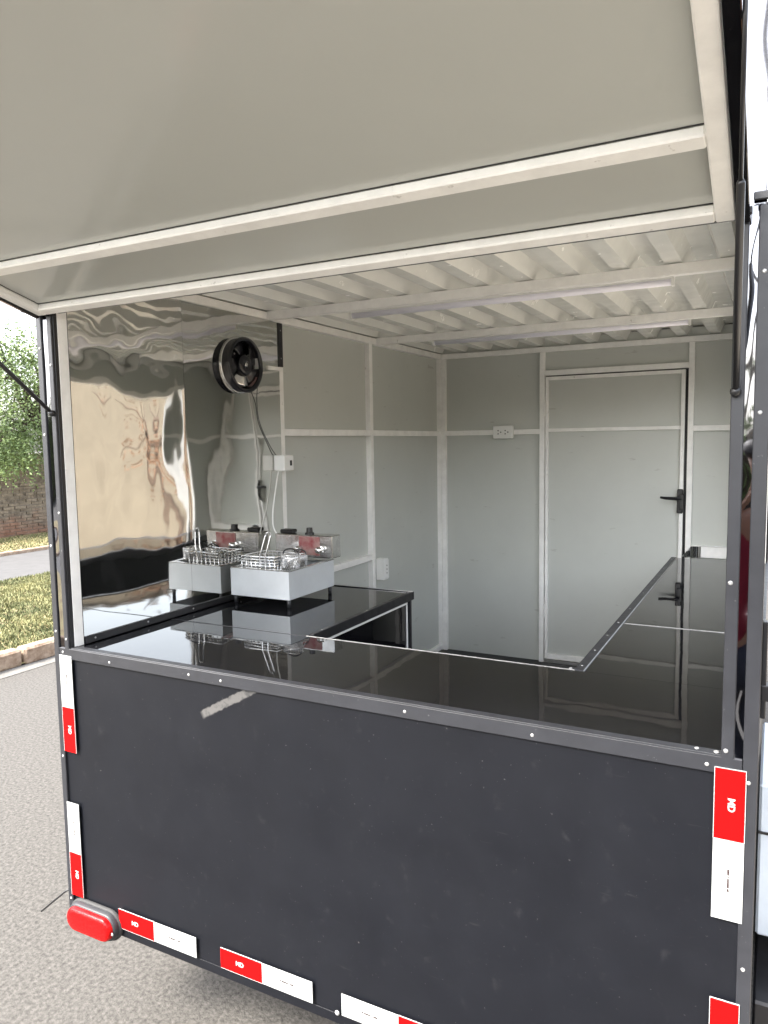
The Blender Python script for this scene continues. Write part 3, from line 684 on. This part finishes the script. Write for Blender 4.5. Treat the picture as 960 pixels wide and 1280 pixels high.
# ---- tail lights
def stadium(cx, cz, a, b, n=10):
    p = []
    for k in range(n + 1): t = -math.pi / 2 + math.pi * k / n; p.append((cx + a - b + b * math.cos(t), cz + b * math.sin(t)))
    for k in range(n + 1): t = math.pi / 2 + math.pi * k / n; p.append((cx - a + b + b * math.cos(t), cz + b * math.sin(t)))
    return p
def loft(name, secs, m, parent):
    bm = bmesh.new(); rings = [[bm.verts.new((u, y, v)) for u, v in p] for y, p in secs]
    n = len(rings[0])
    for r0, r1 in zip(rings, rings[1:]):
        for k in range(n): bm.faces.new((r0[k], r0[(k + 1) % n], r1[(k + 1) % n], r1[k]))
    bm.faces.new(rings[-1]); bmesh.ops.recalc_face_normals(bm, faces=bm.faces)
    return from_bm(name, bm, m, parent, smooth=True)
for cx in (.120, W - .110):
    g = thing('tail_light', '', '', (cx, -.004, .375)); del g['label']; del g['category']; g.parent = T; g.location = Vector((cx, -.004, .375)) - WL[T.name]
    cz = .375
    loft('gasket', [(.0, stadium(cx, cz, .108, .048)), (-.008, stadium(cx, cz, .108, .048)), (-.010, stadium(cx, cz, .1, .04))], m_rubber, g)
    loft('bezel', [(-.006, stadium(cx, cz, .102, .043)), (-.022, stadium(cx, cz, .101, .042)), (-.027, stadium(cx, cz, .096, .038)), (-.025, stadium(cx, cz, .09, .033))], m_bezel, g)
    loft('lens', [(-.020, stadium(cx, cz, .095, .037)), (-.036, stadium(cx, cz, .093, .036)), (-.041, stadium(cx, cz, .088, .032)), (-.0425, stadium(cx, cz, .078, .022)), (-.043, stadium(cx, cz, .05, .004))], m_lens, g)
    screw((cx + .095, -.031, cz - .005), g, s=1.3)
# loose thin rod sticking out under the corner
tube('ground_rod', [(.004, .015, .418), (-.012, .004, .428), (-.02, .0, .422), (-.128, -.01, .33)], .0032, m_black, T, 6)

# ---------------------------------------------------------------- LED tubes
def led(y, x0, x1, label):
    g = thing('led_tube_light', label, 'light', ((x0 + x1) / 2, y, ZC - .03), 'led tubes under the ceiling')
    bm = bmesh.new(); bm_box(bm, x0, x1, y - .012, y + .012, ZC - .012, ZC + .004, .002); from_bm('base', bm, m_white, g)
    bm = bmesh.new(); bm_tube(bm, [(x0 + .004, y, ZC - .02), (x1 - .004, y, ZC - .02)], .0125, 14); from_bm('diffuser', bm, m_led, g, smooth=True)
    for xx in (x0 - .004, x1 - .006): box('end_cap', xx, xx + .01, y - .014, y + .014, ZC - .034, ZC + .003, m_white, g)
led(1.215, .36, 1.60, 'lilac white led tube light on the ceiling, beside the beam nearer the hatch')
led(2.185, .30, 1.56, 'lilac white led tube light on the ceiling, nearer the wall with the door')

# ---------------------------------------------------------------- sockets and switch
def outlet(p, dx, dy, dz, face, label, nm='wall_socket', cat='socket'):
    """white surface box; face '-y' or '+x'"""
    x, y, z = p; g = thing(nm, label, cat, (x, y, z), 'white surface mounted electrical boxes')
    box('housing', x - dx / 2, x + dx / 2, y - dy / 2, y + dy / 2, z - dz / 2, z + dz / 2, m_white, g, .004)
    return g
g = outlet((.472, YB - .045, 1.862), .122, .03, .078, '-y', 'wide white double socket box on the rail left of the door')
for sx in (-.022, .022):
    for k in range(3):
        a = 2 * math.pi * k / 3; tube('hole', [(.472 + sx + .011 * math.cos(a), YB - .0605, 1.862 + .011 * math.sin(a)), (.472 + sx + .011 * math.cos(a), YB - .058, 1.862 + .011 * math.sin(a))], .004, m_black, g, 8)
g = outlet((XI + .026, 1.96, 1.145), .05, .05, .115, '+x', 'tall white socket box on the post below the side rail')
box('cover', XI + .051, XI + .054, 1.938, 1.982, 1.095, 1.195, m_white, g)
for k in range(3): tube('hole', [(XI + .0545, 1.96, 1.125 + .02 * k), (XI + .053, 1.96, 1.125 + .02 * k)], .004, m_black, g, 8)
g = outlet((XI + .030, 1.085, 1.733), .055, .07, .066, '+x', 'small white switch box with a black button on the mirror edge', 'switch_box', 'switch')
box('button', XI + .057, XI + .060, 1.09, 1.103, 1.722, 1.744, m_black, g)
# cables
wr = thing('fan_cable', 'thin dark cable running down the mirror from fan to switch box', 'cable', (XI + .01, 1.0, 1.75))
tube('upper_cable', smooth_path([(XI + .022, .93, 2.04), (XI + .006, .945, 1.98), (XI + .005, .96, 1.9), (XI + .006, 1.02, 1.81), (XI + .01, 1.06, 1.765)]), .0017, m_bezel, wr, 7)
wr2 = thing('fryer_cable', 'pale cable hanging from the switch box down behind the fryer', 'cable', (XI + .02, 1.05, 1.5))
tube('lower_cable', smooth_path([(XI + .02, 1.06, 1.702), (XI + .016, 1.045, 1.64), (XI + .02, 1.01, 1.52), (XI + .04, 1.0, 1.45), (XI + .08, 1.055, 1.40)]), .003, m_white, wr2, 7)

# ---------------------------------------------------------------- exhaust fan on the mirror wall
FY, FZ, FR = .842, 2.118, .103
fan = thing('exhaust_fan', 'round black axial fan standing proud of the mirror wall', 'fan', (XI + .03, FY, FZ))
def ring(name, prof, m, parent, seg=40):
    bm = bmesh.new(); rings = [[bm.verts.new((XI + h_, FY + r * math.cos(2 * math.pi * k / seg), FZ + r * math.sin(2 * math.pi * k / seg))) for k in range(seg)] for r, h_ in prof]
    for r0, r1 in zip(rings, rings[1:] + rings[:1]):
        for k in range(seg): bm.faces.new((r0[k], r0[(k + 1) % seg], r1[(k + 1) % seg], r1[k]))
    bmesh.ops.recalc_face_normals(bm, faces=bm.faces); return from_bm(name, bm, m, parent, smooth=True)
ring('housing', [(FR - .007, .005), (FR, .005), (FR, .034), (FR + .003, .039), (FR - .002, .043), (FR - .011, .041), (FR - .014, .032)], m_fan, fan)
ring('mounting_ring', [(FR - .006, .001), (FR + .006, .001), (FR + .006, .006), (FR - .006, .006)], m_steel, fan)
ring('motor_hub', [(.001, .040), (.036, .040), (.040, .036), (.042, .012), (.001, .012)], m_fan, fan, 28)
ring('hub_badge', [(.0005, .0412), (.009, .0412), (.009, .0395), (.0005, .0395)], m_steel, fan, 16)
bm = bmesh.new()
for sgn in (0, 1):
    a = R(100 + 180 * sgn)
bm_box(bm, XI + .010, XI + .016, FY - .05, FY + .05, FZ - .05, FZ + .05, .004); from_bm('motor_plate', bm, m_fan, fan)
for k in range(5):
    a0 = 2 * math.pi * k / 5 + .5; bm = bmesh.new(); g2 = []
    for i in range(5):
        r = .038 + (FR - .018 - .038) * i / 4; row = []
        for j in range(5):
            a = a0 + (j / 4 - .5) * (.95 + .1 * i / 4) + .12 * i / 4
            row.append(bm.verts.new((XI + .017 + .016 * j / 4, FY + r * math.cos(a), FZ + r * math.sin(a))))
        g2.append(row)
    for i in range(4):
        for j in range(4): bm.faces.new((g2[i][j], g2[i + 1][j], g2[i + 1][j + 1], g2[i][j + 1]))
    o = from_bm('blade', bm, m_steel if k in (3,) else m_fan, fan, smooth=True); sm = o.modifiers.new('s', 'SOLIDIFY'); sm.thickness = .0015
for a in (R(45), R(135), R(225), R(315)):
    screw((XI + .0165, FY + .058 * math.cos(a), FZ + .058 * math.sin(a)), fan, '+x', .9)
for a0, a1, mm, nm in ((-65, -28, m_redlabel, 'sticker'), (-5, 22, m_white, 'sticker')):
    bm = bmesh.new(); rows = []
    for k in range(7):
        a = R(a0 + (a1 - a0) * k / 6); rows.append([bm.verts.new((XI + hh, FY + (FR - .0155) * math.cos(a), FZ + (FR - .0155) * math.sin(a))) for hh in (.012, .031)])
    for r0, r1 in zip(rows, rows[1:]): bm.faces.new((r0[0], r1[0], r1[1], r0[1]))
    from_bm(nm, bm, mm, fan, smooth=True)

# ---------------------------------------------------------------- the fryer on the left counter
FX0, FX1, FY0, FY1, FZ0, FZ1 = .088, .357, .722, 1.035, 1.241, 1.345
fr = thing('deep_fryer', 'countertop electric deep fryer with pale steel body and wire baskets', 'fryer', ((FX0 + FX1) / 2, (FY0 + FY1) / 2, ZT))
bm = bmesh.new()
for x0, x1, y0, y1 in ((FX0, FX1, FY0, FY0 + .002), (FX0, FX1, FY1 - .002, FY1), (FX0, FX0 + .002, FY0 + .002, FY1 - .002), (FX1 - .002, FX1, FY0 + .002, FY1 - .002)): bm_box(bm, x0, x1, y0, y1, FZ0, FZ1)
bm_box(bm, FX0 + .002, FX1 - .002, FY0 + .002, FY1 - .002, FZ0, FZ0 + .002)
from_bm('body', bm, m_fryer, fr)
bm = bmesh.new()
for x0, x1, y0, y1 in ((FX0 - .002, FX1 + .002, FY0 - .002, FY0 + .016), (FX0 - .002, FX1 + .002, FY1 - .05, FY1 + .002), (FX0 - .002, FX0 + .016, FY0 + .016, FY1 - .05), (FX1 - .016, FX1 + .002, FY0 + .016, FY1 - .05)): bm_box(bm, x0, x1, y0, y1, FZ1 + .0005, FZ1 + .004, .001)
from_bm('rim', bm, m_steel, fr)
bm = bmesh.new(); bm_box(bm, FX0 + .02, FX1 - .02, FY0 + .02, FY1 - .055, FZ0 + .004, FZ0 + .012); from_bm('oil_tank', bm, m_steel, fr)
for x in (FX0 + .012, FX1 - .012):
    for y in (FY0 + .014, FY1 - .014): tube('foot', [(x, y, ZT), (x, y, FZ0)], [.007, .008], m_bezel, fr, 12)
# control head at the back
ch = box('control_head', FX0 + .018, FX1 + .022, FY1 - .045, FY1 + .022, FZ1 + .012, FZ1 + .102, m_steel, fr, .003)
box('label', FX0 + .135, FX1 - .035, FY1 - .0475, FY1 - .0455, FZ1 + .022, FZ1 + .096, m_redlabel, ch, .0003)
box('label', FX0 + .03, FX0 + .10, FY1 - .0475, FY1 - .0455, FZ1 + .022, FZ1 + .094, m_steel, ch, .0003)
for x in (FX0 + .14, FX1 - .03):
    bm = bmesh.new(); bm_tube(bm, [(x, FY1 - .048, FZ1 + .045), (x, FY1 - .07, FZ1 + .045)], [.016, .013], 16); from_bm('knob', bm, m_chrome, ch, smooth=True)
kn = bmesh.new(); bm_tube(kn, [(FX0 + .165, FY1 - .012, FZ1 + .102), (FX0 + .165, FY1 - .012, FZ1 + .108), (FX0 + .165, FY1 - .012, FZ1 + .109), (FX0 + .165, FY1 - .012, FZ1 + .128)], [.019, .019, .0135, .012], 14); from_bm('timer_knob', kn, m_black, ch)
bm = bmesh.new(); bm_box(bm, FX0 + .03, FX0 + .09, FY1 - .03, FY1 + .012, FZ1 + .103, FZ1 + .118, .004); from_bm('top_cover', bm, m_black, ch)
# two wire baskets, each a wire grid with an upright handle
def basket(x0, x1, y0, y1, hx):
    g = thing('wire_basket', '', '', ((x0 + x1) / 2, (y0 + y1) / 2, FZ1)); del g['label']; del g['category']; g.parent = fr; g.location = WL[g.name] - WL[fr.name]
    bm = bmesh.new(); zb, zt = FZ1 - .045, FZ1 + .045; r = .0018
    for k in range(9):
        z = zb + (zt - zb) * k / 8
        bm_tube(bm, [(x0, y0, z), (x1, y0, z), (x1, y1, z), (x0, y1, z), (x0, y0, z)], r * (1.7 if k == 8 else 1), 5, False)
    n = 7
    for k in range(n + 1):
        x = x0 + (x1 - x0) * k / n
        bm_tube(bm, [(x, y0, zt), (x, y0, zb), (x, y1, zb), (x, y1, zt)], r, 5)
    for k in range(1, 7):
        y = y0 + (y1 - y0) * k / 7; bm_tube(bm, [(x0, y, zt), (x0, y, zb), (x1, y, zb), (x1, y, zt)], r, 5)
    from_bm('grid', bm, m_chrome, g, smooth=True)
    bm = bmesh.new()
    for s in (-.013, .013): bm_tube(bm, smooth_path([(hx + s, y0 - .001, zb + .02), (hx + s, y0 - .003, zt), (hx + s * .95 + .008, y0 + .0, zt + .03), (hx + s * .9 + .02, y0 + .012, zt + .088)], 4), .0024, 7)
    bm_tube(bm, smooth_path([(hx - .0117 + .02, y0 + .012, zt + .088), (hx + .02, y0 + .016, zt + .094), (hx + .0117 + .02, y0 + .012, zt + .088)], 4), .0024, 7)
    from_bm('handle', bm, m_chrome, g, smooth=True)
basket(FX0 + .032, FX0 + .185, FY0 + .03, FY0 + .17, FX0 + .132)
# round fine-mesh strainers with loop handles
def strainer(cx, cy, r0, zt, hgt):
    g = thing('wire_strainer', '', '', (cx, cy, zt)); del g['label']; del g['category']; g.parent = fr; g.location = WL[g.name] - WL[fr.name]
    bm = bmesh.new()
    bm_tube(bm, [(cx + r0 * math.cos(2 * math.pi * k / 20), cy + r0 * math.sin(2 * math.pi * k / 20), zt) for k in range(21)], .0024, 6, False)
    for s in (1, -1):
        for q in range(22):
            a0 = 2 * math.pi * q / 22
            bm_tube(bm, [(cx + r0 * (1 - .22 * t * t) * math.cos(a0 + s * .9 * t), cy + r0 * (1 - .22 * t * t) * math.sin(a0 + s * .9 * t), zt - hgt * t) for t in (0, .25, .5, .75, 1)], .0009, 4)
    bm_tube(bm, [(cx + r0 * .78 * math.cos(2 * math.pi * k / 16), cy + r0 * .78 * math.sin(2 * math.pi * k / 16), zt - hgt) for k in range(17)], .0016, 5, False)
    from_bm('mesh_bowl', bm, m_chrome, g, smooth=True)
    bm = bmesh.new(); bm_tube(bm, [(cx, cy, zt - hgt), (cx, cy, zt - hgt * .3), (cx, cy, zt - .004)], [r0 * .72, r0 * .84, r0 * .93], 18); from_bm('inner_cup', bm, m_steel, g, smooth=True)
    tube('loop_handle', smooth_path([(cx - r0, cy, zt), (cx - r0 * .8, cy, zt + .014), (cx, cy, zt + .022), (cx + r0 * .8, cy, zt + .014), (cx + r0, cy, zt)], 5), .0028, m_black, g, 7)
strainer(FX0 + .222, FY0 + .085, .036, FZ1 + .052, .06)
strainer(FX0 + .19, FY0 + .19, .030, FZ1 + .035, .05)
for k in range(4):
    x = FX1 - .055 + .011 * k
    tube('spring_wire', smooth_path([(x, FY0 + .06, FZ1 + .004), (x + .004, FY0 + .075, FZ1 + .03), (x + .010, FY0 + .10, FZ1 + .034), (x + .012, FY0 + .12, FZ1 + .004)], 4), .0018, m_chrome, fr, 6)
box('draining_tray', FX0 + .018, FX1 - .018, FY0 + .018, FY1 - .055, FZ1 - .050, FZ1 - .047, m_steel, fr, .0005)

# ---------------------------------------------------------------- the photographer, mirrored in the polished strip
PX, PY = 1.86, -1.98
pe = thing('person', 'person in a dark red shirt and navy trousers holding up a phone', 'person', (PX, PY, 0))
def skin(name, verts, edges, rad, m, root=0, sub=2):
    me = bpy.data.meshes.new(name); me.from_pydata([(PX + a, PY + b, c) for a, b, c in verts], edges, [])
    o = link(name, me, m); sk_ = o.modifiers.new('skin', 'SKIN')
    for i, r in enumerate(rad):
        sv = me.skin_vertices[0].data[i]; sv.radius = r if isinstance(r, tuple) else (r, r); sv.use_root = (i == root)
    ss = o.modifiers.new('sub', 'SUBSURF'); ss.levels = sub; ss.render_levels = sub
    dg = bpy.context.evaluated_depsgraph_get(); me2 = bpy.data.meshes.new_from_object(o.evaluated_get(dg)); bpy.data.objects.remove(o)
    for v in me2.vertices: v.co -= WL[pe.name]
    me2.materials.clear(); me2.materials.append(m)
    return link(name, me2, m, pe, WL[pe.name], True)
V = [(0, 0, .93), (0, 0, 1.15), (0, 0, 1.40), (0, .01, 1.50), (0, .03, 1.58), (0, .04, 1.68), (0, .04, 1.77),
     (-.09, 0, .88), (-.10, .01, .48), (-.10, -.02, .09), (-.11, .12, .04), (.09, 0, .88), (.10, .01, .48), (.10, -.02, .09), (.11, .12, .04),
     (-.19, 0, 1.43), (-.25, .06, 1.18), (-.06, .30, 1.45), (-.02, .36, 1.56), (.19, 0, 1.43), (.27, .06, 1.18), (.16, .30, 1.45), (.12, .36, 1.56)]
E_ = [(0, 1), (1, 2), (2, 3), (3, 4), (4, 5), (5, 6), (0, 7), (7, 8), (8, 9), (9, 10), (0, 11), (11, 12), (12, 13), (13, 14), (2, 15), (15, 16), (16, 17), (17, 18), (2, 19), (19, 20), (20, 21), (21, 22)]
rad = [(.15, .11), (.14, .10), (.15, .10), .055, .06, (.085, .1), (.07, .085), .085, .058, .042, .035, .085, .058, .042, .035, .06, .042, .03, .028, .06, .042, .03, .028]
skin('body', V, E_, rad, m_skin)
for hx in (-.02, .12):
    for k in range(5):
        b = (hx + (-.03 + .015 * k) * .8, .375 + .004 * k, 1.575); sg = 1 if hx < .05 else -1
        L_ = (.04, .05, .055, .05, .04)[k]
        skin('finger', [b, (b[0] + sg * .012, b[1] + .012, b[2] + L_ * .55), (b[0] + sg * .024, b[1] + .008, b[2] + L_)], [(0, 1), (1, 2)], [.009, .008, .007], m_skin, 0, 1)
iS = [0, 1, 2, 15, 16, 19, 20, 3]
def sub_skin(name, idx, extra, m, grow):
    mp = {i: k for k, i in enumerate(idx)}
    vv = [V[i] for i in idx] ; ee = [(mp[a], mp[b]) for a, b in E_ if a in mp and b in mp]
    rr_ = [tuple(x + grow for x in rad[i]) if isinstance(rad[i], tuple) else rad[i] + grow for i in idx]
    return skin(name, vv, ee, rr_, m)
sub_skin('shirt', [0, 1, 2, 15, 16, 17, 19, 20, 21], None, m_shirt, .016)
sub_skin('trousers', [0, 7, 8, 9, 11, 12, 13], None, m_trousers, .02)
sub_skin('shoes', [9, 10], None, m_black, .014); sub_skin('shoes', [13, 14], None, m_black, .014)
bm = bmesh.new(); bmesh.ops.create_uvsphere(bm, u_segments=20, v_segments=14, radius=1)
for v in bm.verts: v.co = Vector((PX + v.co.x * .088, PY + .02 + v.co.y * .105, 1.755 + v.co.z * .085)) if v.co.z > -.2 or v.co.y < -.2 else Vector((PX + v.co.x * .086, PY + .02 + v.co.y * .09, 1.755 + v.co.z * .04))
from_bm('hair', bm, m_hair, pe, smooth=True)
for sx in (-.032, .032):
    bm = bmesh.new(); bmesh.ops.create_uvsphere(bm, u_segments=10, v_segments=8, radius=.012, matrix=Matrix.Translation((PX + sx, PY + .125, 1.70))); from_bm('eye', bm, m_white, pe, smooth=True)
prism('nose', [(PY + .12, 1.705), (PY + .155, 1.668), (PY + .12, 1.66)], 0, PX - .012, PX + .012, m_skin, pe); box('mouth', PX - .022, PX + .022, PY + .12, PY + .132, 1.635, 1.642, m_redlabel, pe)
ph = box('phone', PX + .0, PX + .09, -1.60, -1.592, 1.55, 1.71, m_black); tag(ph, 'black phone held up in both hands by the person', 'phone')
for k in range(2): tube('lens', [(PX + .018, -1.592, 1.69 - .025 * k), (PX + .018, -1.589, 1.69 - .025 * k)], .009, m_glass, ph, 12)
